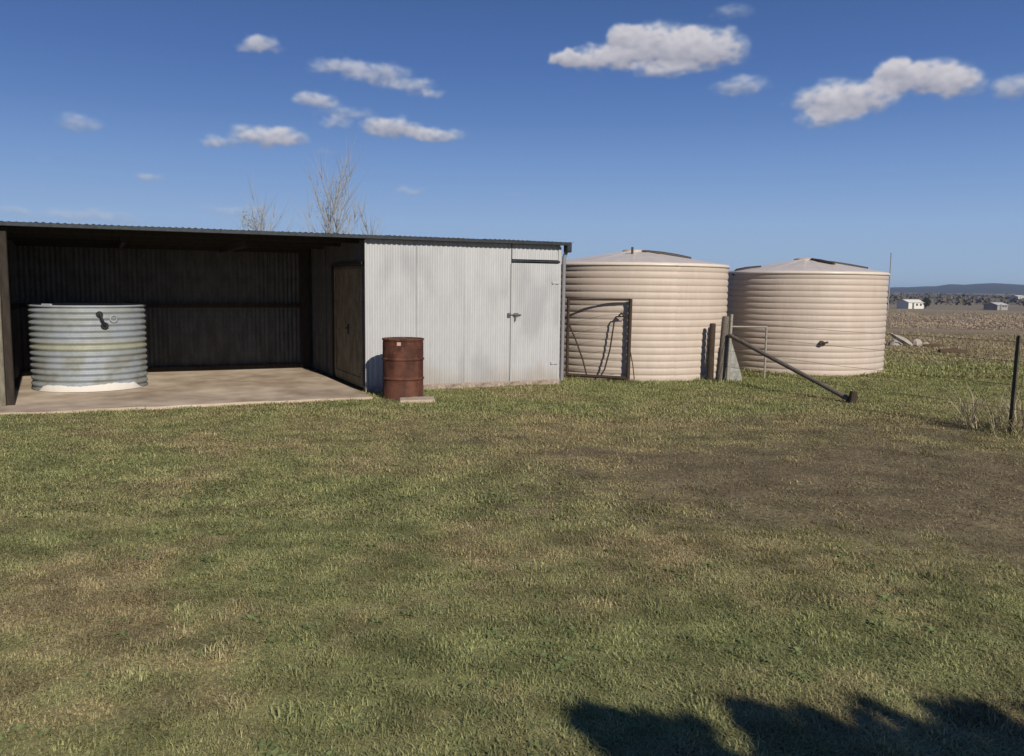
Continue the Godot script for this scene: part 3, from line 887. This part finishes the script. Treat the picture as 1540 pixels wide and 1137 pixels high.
# ------------------------------------------------------------------ drum and slab
func build_yard_things() -> void:
	var at := Vector3(-1.535, 0.0, -11.93)
	var drum := thing("oil_drum", "rust red steel drum standing against the pale shed wall", "drum", at, 0.3)
	drum.scale = Vector3(1, 0.955, 1)
	var rust := mat(Color(0.17, 0.07, 0.042), 0.75, 0.1, detail(512, 81, 0.012, 0.08, Color(0.62, 0.56, 0.55), Color(1, 1, 1), 0.8), Vector3(1.4, 1.4, 1.4), bump(256, 82, 0.08, 2.0), true)
	var r := 0.288
	var prof := [Vector2(0.0, 0.0), Vector2(r - 0.01, 0.0), Vector2(r + 0.006, 0.006), Vector2(r + 0.006, 0.022), Vector2(r - 0.004, 0.032)]
	for hoop in [0.30, 0.585]:
		prof.append(Vector2(r - 0.004, hoop - 0.03))
		for k in 9:
			prof.append(Vector2(r - 0.004 + 0.013 * sin(PI * k / 8.0), hoop - 0.022 + 0.044 * k / 8.0))
		prof.append(Vector2(r - 0.004, hoop + 0.03))
	for y in [0.68, 0.72, 0.76, 0.80]:
		prof.append(Vector2(r - 0.004 + 0.003, y))
		prof.append(Vector2(r - 0.005, y + 0.02))
	prof += [Vector2(r - 0.004, 0.855), Vector2(r + 0.006, 0.865), Vector2(r + 0.008, 0.876), Vector2(r, 0.884), Vector2(r - 0.012, 0.878), Vector2(r - 0.014, 0.862)]
	put("body", lathe(prof, 64, "drum"), rust, drum)
	put("lid", lathe([Vector2(r - 0.013, 0.864), Vector2(0.12, 0.866), Vector2(0.0, 0.868)], 48, "drum"), rust, drum)
	for q in [Vector3(0.16, 0.868, 0.12), Vector3(-0.18, 0.868, -0.05)]:
		put("bung", tube([q, q + Vector3(0, 0.014, 0)], 0.03, 14), rust, drum)
	var st: SurfaceTool
	put("label_scrap", box(Vector3(-0.105, 0.815, 0.265), Vector3(0.055, 0.05, 0.006), 0.002, Basis(Vector3.UP, -0.38)), mat(Color(0.5, 0.32, 0.25), 0.9), drum)
	# paving slab under its right edge
	st = begin()
	add_box(st, Vector3.ZERO, Vector3(0.48, 0.06, 0.30), Basis(), 0.012)
	var slab := put("paving_slab", done(st), mat(Color(0.52, 0.44, 0.35), 0.95, 0.0, detail(256, 83, 0.02, 0.1, Color(0.75, 0.72, 0.68), Color(1, 1, 1)), Vector3(2, 2, 2)))
	slab.position = Vector3(-1.30, 0.012, -11.58)
	slab.rotation = Vector3(0.03, 0.15, 0.02)
	tag(slab, "small pale concrete slab lying in the grass at the drum's foot", "slab")

	# rubble and logs far to the right of the tanks
	var stone := mat(Color(0.52, 0.48, 0.43), 0.95, 0.0, detail(256, 84, 0.03, 0.1, Color(0.65, 0.62, 0.58), Color(1, 1, 1)), Vector3(2, 2, 2))
	var log_m := mat(Color(0.07, 0.048, 0.03), 0.95)
	rng.seed = 77
	var labels := ["pale broken stone lying nearest the tank in the rubble", "long pale stone block tilted down to the right in the rubble", "upright pale stone chunk right of the tilted block", "smallest pale stone chip at the right end of the rubble", "flat pale stone behind the tilted block"]
	var spots := [[10.80, -23.95, 0.30, 0.16, 0.2, 0.0], [10.98, -23.9, 0.70, 0.15, 0.26, -0.55], [11.33, -23.8, 0.24, 0.27, 0.2, 0.25], [11.57, -23.8, 0.22, 0.16, 0.16, 0.1], [11.1, -24.5, 0.46, 0.24, 0.25, 0.1]]
	for i in spots.size():
		var s = spots[i]
		var o := put("rubble_stone", rock(Vector3(s[2], s[3], s[4]), 100 + i), stone)
		o.position = Vector3(s[0], ground_h(s[0], s[1]) + (0.18 if i == 1 else s[3] * 0.4), s[1])
		o.rotation = Vector3(0, rng.randf_range(-0.4, 0.4), s[5])
		tag(o, labels[i], "stone", "pale rubble beyond the tanks")
	var lg := put("fallen_log", tube([Vector3(-0.28, 0.06, 0), Vector3(0.05, 0.08, 0.02), Vector3(0.26, 0.05, -0.03)], [0.06, 0.07, 0.045], 8), log_m)
	lg.position = Vector3(11.6, ground_h(11.6, -23.4), -23.4)
	tag(lg, "dark fallen log just right of the pale rubble", "log")
	lg = put("fallen_log", tube([Vector3(-0.36, 0.07, 0.02), Vector3(0.0, 0.08, 0), Vector3(0.38, 0.05, -0.05)], [0.07, 0.09, 0.06], 8), log_m)
	lg.position = Vector3(11.0, ground_h(11.0, -21.2), -21.2)
	tag(lg, "longer dark log in the grass between the rubble and the fence post", "log")

func rock(s: Vector3, seed_no: int) -> ArrayMesh:
	var st := begin(false)
	var pts := []
	for j in 5:
		var row := []
		for i in 8:
			var la := PI * j / 4.0
			var lo := TAU * i / 8.0
			var d := Vector3(sin(la) * cos(lo), cos(la), sin(la) * sin(lo))
			var k := 0.5 * (1.0 + 0.5 * nz.get_noise_2d(seed_no * 37.0 + d.x * 30.0, d.y * 30.0 + d.z * 45.0))
			row.append(Vector3(d.x * s.x, d.y * s.y, d.z * s.z) * k * 1.15)
		pts.append(row)
	for j in 4:
		for i in 8:
			var i2 := (i + 1) % 8
			quad(st, pts[j + 1][i2], pts[j + 1][i], pts[j][i], pts[j][i2])
	return done(st)

# ------------------------------------------------------------------ far away
func house(label: String, at: Vector3, w: float, d: float, h: float, rise: float, turn: float, wall: Color, roof_c: Color) -> void:
	var t := thing("farm_building", label, "building", at, turn)
	var st := begin()
	add_box(st, Vector3(0, h * 0.5 - 0.4, 0), Vector3(w, h + 0.8, d))
	for s in [-1.0, 1.0]:
		if s > 0: tri(st, Vector3(w * 0.5, h, d * 0.5), Vector3(w * 0.5, h, -d * 0.5), Vector3(w * 0.5, h + rise, 0))
		else: tri(st, Vector3(-w * 0.5, h, -d * 0.5), Vector3(-w * 0.5, h, d * 0.5), Vector3(-w * 0.5, h + rise, 0))
	put("wall", done(st), mat(wall, 0.8), t)
	st = begin()
	var e := 0.3
	for s in [-1.0, 1.0]:
		var ang := atan2(rise, d * 0.5)
		var len := sqrt(rise * rise + d * d * 0.25) + e
		add_box(st, Vector3(0, h + rise * 0.5 - e * 0.5 * sin(ang) + 0.06, s * (d * 0.25 + e * 0.5 * cos(ang))), Vector3(w + 0.5, 0.07, len), Basis(Vector3.RIGHT, s * ang))
	put("roof", done(st), mat(roof_c, 0.7), t)
	put("door", box(Vector3(-w * 0.2, 1.0, d * 0.5 + 0.02), Vector3(0.9, 2.0, 0.06), 0.01), mat(Color(0.12, 0.12, 0.13), 0.7), t)
	for x in [0.05, 0.3]:
		put("window", box(Vector3(w * x, 1.4, d * 0.5 + 0.02), Vector3(0.9, 0.8, 0.05), 0.01), mat(Color(0.05, 0.06, 0.07), 0.3), t)

func branch(st: SurfaceTool, from: Vector3, dir: Vector3, length: float, r: float, depth: int, lean: float) -> void:
	var pts := [from]
	var radii := [r]
	var p := from
	var d := dir
	for i in 4:
		d = (d + Vector3(rng.randf_range(-1, 1), rng.randf_range(-0.3, 0.9), rng.randf_range(-1, 1)) * lean).normalized()
		p += d * length / 4.0
		pts.append(p)
		radii.append(r * (1.0 - 0.2 * (i + 1)))
	add_tube(st, pts, radii, 5 if r > 0.03 else 3, false)
	if depth <= 0: return
	var kids := 5 if depth > 1 else 7
	for k in kids:
		var f := rng.randf_range(0.3, 1.0)
		var i := int(f * 4.0)
		var at: Vector3 = pts[min(i, 4)]
		var side := Vector3(rng.randf_range(-1, 1), 0, rng.randf_range(-1, 1)).normalized()
		branch(st, at, (d * 0.9 + side * 0.55 + Vector3(0, 0.35, 0)).normalized(), length * rng.randf_range(0.4, 0.62), r * 0.5, depth - 1, lean * 1.15)

func leaf_cloud(st: SurfaceTool, c: Vector3, r: Vector3, count: int, size: float) -> void:
	for k in count:
		var q := Vector3(rng.randfn(), rng.randfn(), rng.randfn()) * 0.45
		if q.length() > 1.15: q = q.normalized() * rng.randf_range(0.3, 1.1)
		var p := c + q * r
		var b := Basis.from_euler(Vector3(rng.randf_range(-1.2, 1.2), rng.randf_range(0, TAU), rng.randf_range(-1.2, 1.2)))
		var s := size * rng.randf_range(0.6, 1.3)
		var x := b.x * s * 0.32
		var y := b.y * s
		st.set_smooth_group(-1)
		tri(st, p - y * 0.5, p + x, p + y * 0.5)
		tri(st, p - y * 0.5, p + y * 0.5, p - x)

func build_far_things() -> void:
	# buildings across the flat
	house("long low white farm building far off, left of the dark tree", Vector3(139.5, ground_h(139.5, -300.0), -300.0), 7.4, 5.0, 2.2, 0.9, 0.42, Color(0.6, 0.58, 0.52), Color(0.66, 0.64, 0.58))
	house("grey roofed farm building far off, above the fence post", Vector3(169.5, ground_h(169.5, -300.0), -300.0), 6.0, 5.0, 1.7, 0.8, 0.5, Color(0.28, 0.25, 0.22), Color(0.42, 0.42, 0.42))
	house("tiny pale building farthest off at the right edge of the view", Vector3(354.0, ground_h(354.0, -600.0), -600.0), 9.0, 6.0, 2.4, 1.0, 0.5, Color(0.45, 0.42, 0.4), Color(0.45, 0.44, 0.43))
	# the dark tree beside the white building and some shrubs
	var bark := mat(Color(0.10, 0.08, 0.06), 0.95)
	var leaf_dark := mat(Color(0.03, 0.036, 0.018), 0.9)
	rng.seed = 301
	var gx := 144.8
	var t := thing("dark_tree", "round dark tree standing right of the far white farm building", "tree", Vector3(gx, ground_h(gx, -300.0), -300.0))
	put("trunk", tube([Vector3(0, -0.5, 0), Vector3(0.1, 1.8, 0)], [0.25, 0.12], 7), bark, t)
	var st := begin()
	for k in 9:
		leaf_cloud(st, Vector3(rng.randf_range(-0.9, 0.9), rng.randf_range(1.2, 3.2), rng.randf_range(-0.9, 0.9)), Vector3(0.9, 0.8, 0.9), 160, 0.45)
	put("crown", done(st), leaf_dark, t)
	# shrubs as one low line across the flat, too far to count
	st = begin()
	for k in 700:
		var a := rng.randf_range(0.05, 0.9)
		var d := rng.randf_range(430.0, 1500.0)
		var x := sin(a) * d
		var z := -cos(a) * d
		var s := rng.randf_range(1.0, 2.3)
		leaf_cloud(st, Vector3(x, ground_h(x, z) + s * 0.7, z), Vector3(s * 2.6, s, s * 2.6), 26, s * 1.1)
	tag(put("far_woodland", done(st), mat(Color(0.10, 0.088, 0.068), 0.95)), "scattered dark scrub and trees across the distant flat", "woodland", "", "stuff")
	# dead grass and scrub in bands beyond the green
	st = begin()
	for k in 1300:
		var d := rng.randf_range(38.0, 66.0)
		var a := rng.randf_range(0.30, 0.75)
		var x := sin(a) * d
		var z := -cos(a) * d
		if nz2.get_noise_2d(x * 2.0, z * 6.0) < -0.08: continue
		var s := rng.randf_range(0.12, 0.3)
		leaf_cloud(st, Vector3(x, ground_h(x, z) + s * 0.45, z), Vector3(s * 2.6, s * 0.6, s * 1.6), 110, s * 0.24)
	tag(put("dry_scrub", done(st), mat(Color(0.33, 0.265, 0.195), 0.95)), "low brown dead scrub beyond the green grass", "scrub", "", "stuff")
	# utility pole
	var pl := thing("utility_pole", "thin grey pole rising behind the right edge of the farther tank", "pole", Vector3(52.7, ground_h(52.7, -120.0), -120.0))
	put("pole", tube([Vector3(0, -1, 0), Vector3(0, 7.6, 0)], [0.10, 0.07], 8), mat(Color(0.25, 0.24, 0.23), 0.9), pl)
	put("cap", tube([Vector3(0, 7.55, 0), Vector3(0, 7.75, 0)], 0.1, 8), mat(Color(0.25, 0.25, 0.25), 0.9), pl)
	# nearly bare trees that look over the shed roof
	var twig := mat(Color(0.25, 0.25, 0.245), 0.9)
	var leaf_pale := mat(Color(0.30, 0.32, 0.27), 0.9)
	var trees := [["tall thin nearly bare poplar rising above the middle of the shed roof", -9.45, -45.0, 7.3, 7, 0.55, 420], ["short bushy tree showing just above the roof over the open bay", -13.3, -45.0, 5.5, 6, 0.6, 900], ["wispy sapling top just above the roof, right of the poplar", -7.45, -45.0, 5.3, 3, 0.25, 120]]
	for i in trees.size():
		var q = trees[i]
		rng.seed = 500 + i
		var tr := thing("bare_tree", q[0], "tree", Vector3(q[1], ground_h(q[1], q[2]), q[2]), 0.0, "trees behind the shed")
		st = begin(true)
		var stems: int = q[4]
		for k in stems:
			var off := Vector3(rng.randf_range(-1, 1) * q[5], 0, rng.randf_range(-1, 1) * q[5])
			branch(st, off * 0.4 + Vector3(0, -0.1, 0), Vector3(off.x * 0.10, 1, off.z * 0.10).normalized(), q[3] * rng.randf_range(0.72, 0.95), 0.045, 2, 0.07)
		put("trunk", done(st), twig, tr)
		st = begin()
		for k in 14:
			leaf_cloud(st, Vector3(rng.randf_range(-1, 1) * (q[5] + 0.15), q[3] * rng.randf_range(0.55, 0.94), rng.randf_range(-1, 1) * q[5]), Vector3(0.22, 0.5, 0.22), int(q[6] / 14), 0.07)
		put("crown", done(st), leaf_pale, tr)

# the tree behind the viewer that shades the front corner of the lawn
func build_shade_tree() -> void:
	rng.seed = 900
	var base := Vector3(4.6, 0, 2.9)
	var t := thing("shade_tree", "leafy tree behind the viewer whose shadow falls on the front of the lawn", "tree", base)
	var bark := mat(Color(0.12, 0.095, 0.07), 0.95)
	var lobes := [[0.40, -2.95, 0.10], [0.52, -2.76, 0.13], [0.64, -2.86, 0.11], [0.95, -2.95, 0.11], [1.10, -2.80, 0.17], [1.32, -2.80, 0.16], [1.62, -2.80, 0.20], [1.92, -2.76, 0.20], [2.22, -2.74, 0.22],
		[0.6, -2.35, 0.22], [0.95, -2.3, 0.3], [1.4, -2.25, 0.36], [1.9, -2.2, 0.4], [2.4, -2.2, 0.45], [2.8, -2.5, 0.4], [1.0, -1.7, 0.5], [1.9, -1.6, 0.6], [2.7, -1.6, 0.6]]
	var limbs := begin(true)
	add_tube(limbs, [Vector3(0, -0.2, 0), Vector3(-0.05, 0.9, 0.05), Vector3(0.02, 1.8, 0.0), Vector3(-0.05, 2.6, -0.1)], [0.17, 0.13, 0.11, 0.08], 12)
	var st := begin()
	for l in lobes:
		var h := rng.randf_range(2.95, 3.35)
		var p := Vector3(l[0] + 0.477 * 1.71 * h, h, l[1] + 0.879 * 1.71 * h) - base
		leaf_cloud(st, p, Vector3(1, 0.8, 1) * l[2] * 0.78, int(130 + 800 * l[2]), 0.085)
		for k in 15:   # sprigs that stand out of the lobe
			var out := Vector3(rng.randfn(), rng.randfn() * 0.7 + 0.3, rng.randfn()).normalized()
			for e in 4:
				leaf_cloud(st, p + out * l[2] * (0.5 + 0.24 * e), Vector3.ONE * (0.055 - 0.009 * e), 14, 0.07)
		add_tube(limbs, [Vector3(-0.02, 1.9 + rng.randf() * 0.6, 0), p * 0.5 + Vector3(0, 1.05, 0), p], [0.05, 0.03, 0.008], 6, false)
	put("trunk", done(limbs), bark, t)
	put("crown", done(st), mat(Color(0.06, 0.085, 0.03), 0.8), t)

# ------------------------------------------------------------------ grass
func tuft_mesh(blades: int, spread: float, height: float, width: float, seed_no: int) -> ArrayMesh:
	rng.seed = seed_no
	var vs := PackedVector3Array()
	var ns := PackedVector3Array()
	for k in blades:
		var a := rng.randf_range(0, TAU)
		var o := Vector3(rng.randfn() * spread, 0, rng.randfn() * spread)
		var out := Vector3(cos(a), 0, sin(a))
		var side := Vector3(-out.z, 0, out.x) * width * rng.randf_range(0.7, 1.2)
		var h := height * rng.randf_range(0.5, 1.15)
		var bend := h * rng.randf_range(0.6, 2.4)
		var m := o + out * bend * 0.35 + Vector3(0, h * 0.62, 0)
		var tip := o + out * bend + Vector3(0, h * rng.randf_range(0.75, 1.0), 0)
		var strips := [[o - side, o + side, m + side * 0.8], [o - side, m + side * 0.8, m - side * 0.8], [m - side * 0.8, m + side * 0.8, tip]]
		for tr in strips:
			var fn: Vector3 = -(tr[1] - tr[0]).cross(tr[2] - tr[0]).normalized()   # front faces run clockwise
			if fn.y < 0.0:
				tr = [tr[0], tr[2], tr[1]]
				fn = -fn
			for p in tr:
				vs.append(p)
				ns.append((fn + Vector3.UP * 0.6).normalized())
	var arr := []
	arr.resize(Mesh.ARRAY_MAX)
	arr[Mesh.ARRAY_VERTEX] = vs
	arr[Mesh.ARRAY_NORMAL] = ns
	var me := ArrayMesh.new()
	me.add_surface_from_arrays(Mesh.PRIMITIVE_TRIANGLES, arr)
	return me

func rosette(leaves: int, reach: float, wide: float, rise: float, seed_no: int) -> ArrayMesh:
	rng.seed = seed_no
	var st := begin(false)
	for k in leaves:
		var a := TAU * k / leaves + rng.randf_range(-0.3, 0.3)
		var out := Vector3(cos(a), 0, sin(a))
		var side := Vector3(-out.z, 0, out.x) * wide
		var l := reach * rng.randf_range(0.6, 1.1)
		var m := out * l * 0.55 + Vector3(0, rise * rng.randf_range(0.6, 1.2), 0)
		var tip := out * l + Vector3(0, rise * rng.randf_range(0.2, 0.9), 0)
		tri(st, Vector3.ZERO, m + side, m - side)
		tri(st, m - side, m + side, tip)
	return done(st)

func blocked(p: Vector3) -> bool:
	var q := shed_uv(p)
	var edge := -0.74 + nz2.get_noise_2d(q.x * 30.0, 4.0) * 0.14 - 0.05 * smoothstep(-5.0, 0.0, q.x)
	if q.y > edge + 0.02 and q.y < 3.9 and q.x > -7.2 and q.x < -0.13: return true
	if q.y > -0.03 and q.y < 3.9 and q.x > -0.2 and q.x < 3.27: return true
	if Vector2(p.x - 2.24, p.z + 15.95).length() < 1.70: return true
	if Vector2(p.x - 5.79, p.z + 17.03).length() < 1.52: return true
	if Vector2(p.x + 1.55, p.z + 12.03).length() < 0.29: return true
	if abs(p.x + 1.30) < 0.25 and abs(p.z + 11.58) < 0.17: return true
	return false

func build_grass() -> void:
	var m := mat(Color(1, 1, 1), 0.75, 0.0, null, Vector3.ONE, null, true)
	m.metallic_specular = 0.25
	m.backlight_enabled = true
	m.backlight = Color(0.7, 0.7, 0.55)
	# [mesh, x range, z range, count]
	var beds := [
		[tuft_mesh(14, 0.038, 0.019, 0.0024, 1), -5.0, 5.4, -5.6, -1.9, 54000, "lawn", "short patchy green and straw grass at the front of the lawn"],
		[tuft_mesh(14, 0.055, 0.022, 0.0036, 2), -9.0, 9.0, -10.0, -5.6, 58000, "lawn", "patchy lawn grass in the middle of the yard, worn brown on the right"],
		[tuft_mesh(14, 0.075, 0.028, 0.0052, 3), -13.0, 11.5, -15.5, -10.0, 50000, "lawn", "grass along the shed front and round the gate and posts"],
		[tuft_mesh(14, 0.16, 0.065, 0.011, 4), 3.0, 20.0, -31.0, -15.5, 34000, "paddock_grass", "rough green to straw grass beyond the farther tank"],
	]
	var bases := [Vector2(0.95, -14.0), Vector2(1.3, -14.1), Vector2(1.95, -14.1), Vector2(3.4, -14.3), Vector2(3.6, -14.2), Vector2(4.0, -14.5), Vector2(4.6, -15.2), Vector2(5.6, -9.5), Vector2(3.9, -13.9), Vector2(2.6, -14.2), Vector2(3.2, -14.5)]
	for bi in beds.size():
		var b = beds[bi]
		var rg := RandomNumberGenerator.new()
		rg.seed = 1000 + bi
		var at: Array[Transform3D] = []
		var cs := PackedColorArray()
		for k in b[5]:
			var p := Vector3(rg.randf_range(b[1], b[2]), 0, rg.randf_range(b[3], b[4]))
			var pick := rg.randf()
			var tone := rg.randf_range(0.78, 1.22)
			var spin := rg.randf_range(0, TAU)
			var sc := rg.randf_range(0.7, 1.25)
			var hs := rg.randf_range(0.6, 1.3)
			if rg.randf() < 0.02: hs *= 1.8   # a tuft the mower missed
			if blocked(p): continue
			var t := turf(p.x, p.z)
			if t[1] > 0.4 and pick < t[1] * 0.5: continue
			var tall := 1.0
			for q in bases:
				tall += 1.0 * exp(-Vector2(p.x, p.z).distance_squared_to(q) * 14.0)
			var green: float = clamp((t[0] - 0.5) * 1.4 + 0.5 + (rg.randf() - 0.5) * 0.45, 0.0, 1.0)
			var straw := Color(0.37, 0.32, 0.168).lerp(Color(0.32, 0.25, 0.14), rg.randf())
			var grn := Color(0.222, 0.248, 0.108).lerp(Color(0.295, 0.29, 0.125), rg.randf())
			var c := straw.lerp(grn, green)
			c = c.lerp(Color(0.24, 0.192, 0.115), clamp(t[1] * 1.15, 0.0, 0.9))
			c = c.lerp(Color(0.36, 0.295, 0.2), t[2] * 0.8)
			if tall > 1.3: c = c.lerp(grn, 0.5)
			var hh: float = hs * tall * (1.0 - 0.45 * t[1]) * (1.0 + 0.6 * clamp(nz2.get_noise_2d(p.x * 160.0, p.z * 160.0 - 9.0) * 2.0, -0.5, 1.0))
			p.y = ground_h(p.x, p.z) - 0.004
			at.append(Transform3D(Basis(Vector3.UP, spin) * Basis.from_scale(Vector3(sc, hh, sc)), p))
			tone *= t[5]
			cs.append(Color(c.r * tone, c.g * tone, c.b * tone))
		var mm := MultiMesh.new()
		mm.transform_format = MultiMesh.TRANSFORM_3D
		mm.use_colors = true
		mm.mesh = b[0]
		mm.instance_count = at.size()
		for i in at.size():
			mm.set_instance_transform(i, at[i])
			mm.set_instance_color(i, cs[i])
		var o := MultiMeshInstance3D.new()
		o.name = numbered(b[6])
		o.multimesh = mm
		o.material_override = m
		add_child(o)
		tag(o, b[7], "grass", "", "stuff")
	# broad leaved weeds low in the lawn, and dead stalks round the fence post
	var extra := [
		[rosette(9, 0.038, 0.008, 0.014, 71), -3.4, 4.2, -7.5, -2.2, 1500, "lawn_weeds", "flat dark green weeds scattered low through the near lawn"],
		[tuft_mesh(7, 0.03, 0.40, 0.0045, 72), 5.25, 6.3, -10.2, -9.2, 55, "dry_stalks", "tall pale dead grass stalks round the lone fence post"],
	]
	for bi in extra.size():
		var b = extra[bi]
		var rg := RandomNumberGenerator.new()
		rg.seed = 2000 + bi
		var at: Array[Transform3D] = []
		var cs := PackedColorArray()
		for k in b[5]:
			var p := Vector3(rg.randf_range(b[1], b[2]), 0, rg.randf_range(b[3], b[4]))
			var sc := rg.randf_range(0.6, 1.4)
			var spin := rg.randf_range(0, TAU)
			var tone := rg.randf_range(0.8, 1.2)
			if bi == 0 and (nz.get_noise_2d(p.x * 40.0 + 9.0, p.z * 40.0) < 0.06 or turf(p.x, p.z)[1] > 0.1): continue
			if bi == 1 and Vector2(p.x - 5.58, p.z + 9.58).length() > 0.55: continue
			p.y = ground_h(p.x, p.z)
			at.append(Transform3D(Basis(Vector3.UP, spin) * Basis.from_scale(Vector3(sc, sc, sc)), p))
			cs.append((Color(0.165, 0.195, 0.08) if bi == 0 else Color(0.42, 0.36, 0.24)) * tone)
		var mm := MultiMesh.new()
		mm.transform_format = MultiMesh.TRANSFORM_3D
		mm.use_colors = true
		mm.mesh = b[0]
		mm.instance_count = at.size()
		for i in at.size():
			mm.set_instance_transform(i, at[i])
			mm.set_instance_color(i, cs[i])
		var o := MultiMeshInstance3D.new()
		o.name = numbered(b[6])
		o.multimesh = mm
		o.material_override = m
		add_child(o)
		tag(o, b[7], "weeds", "", "stuff")
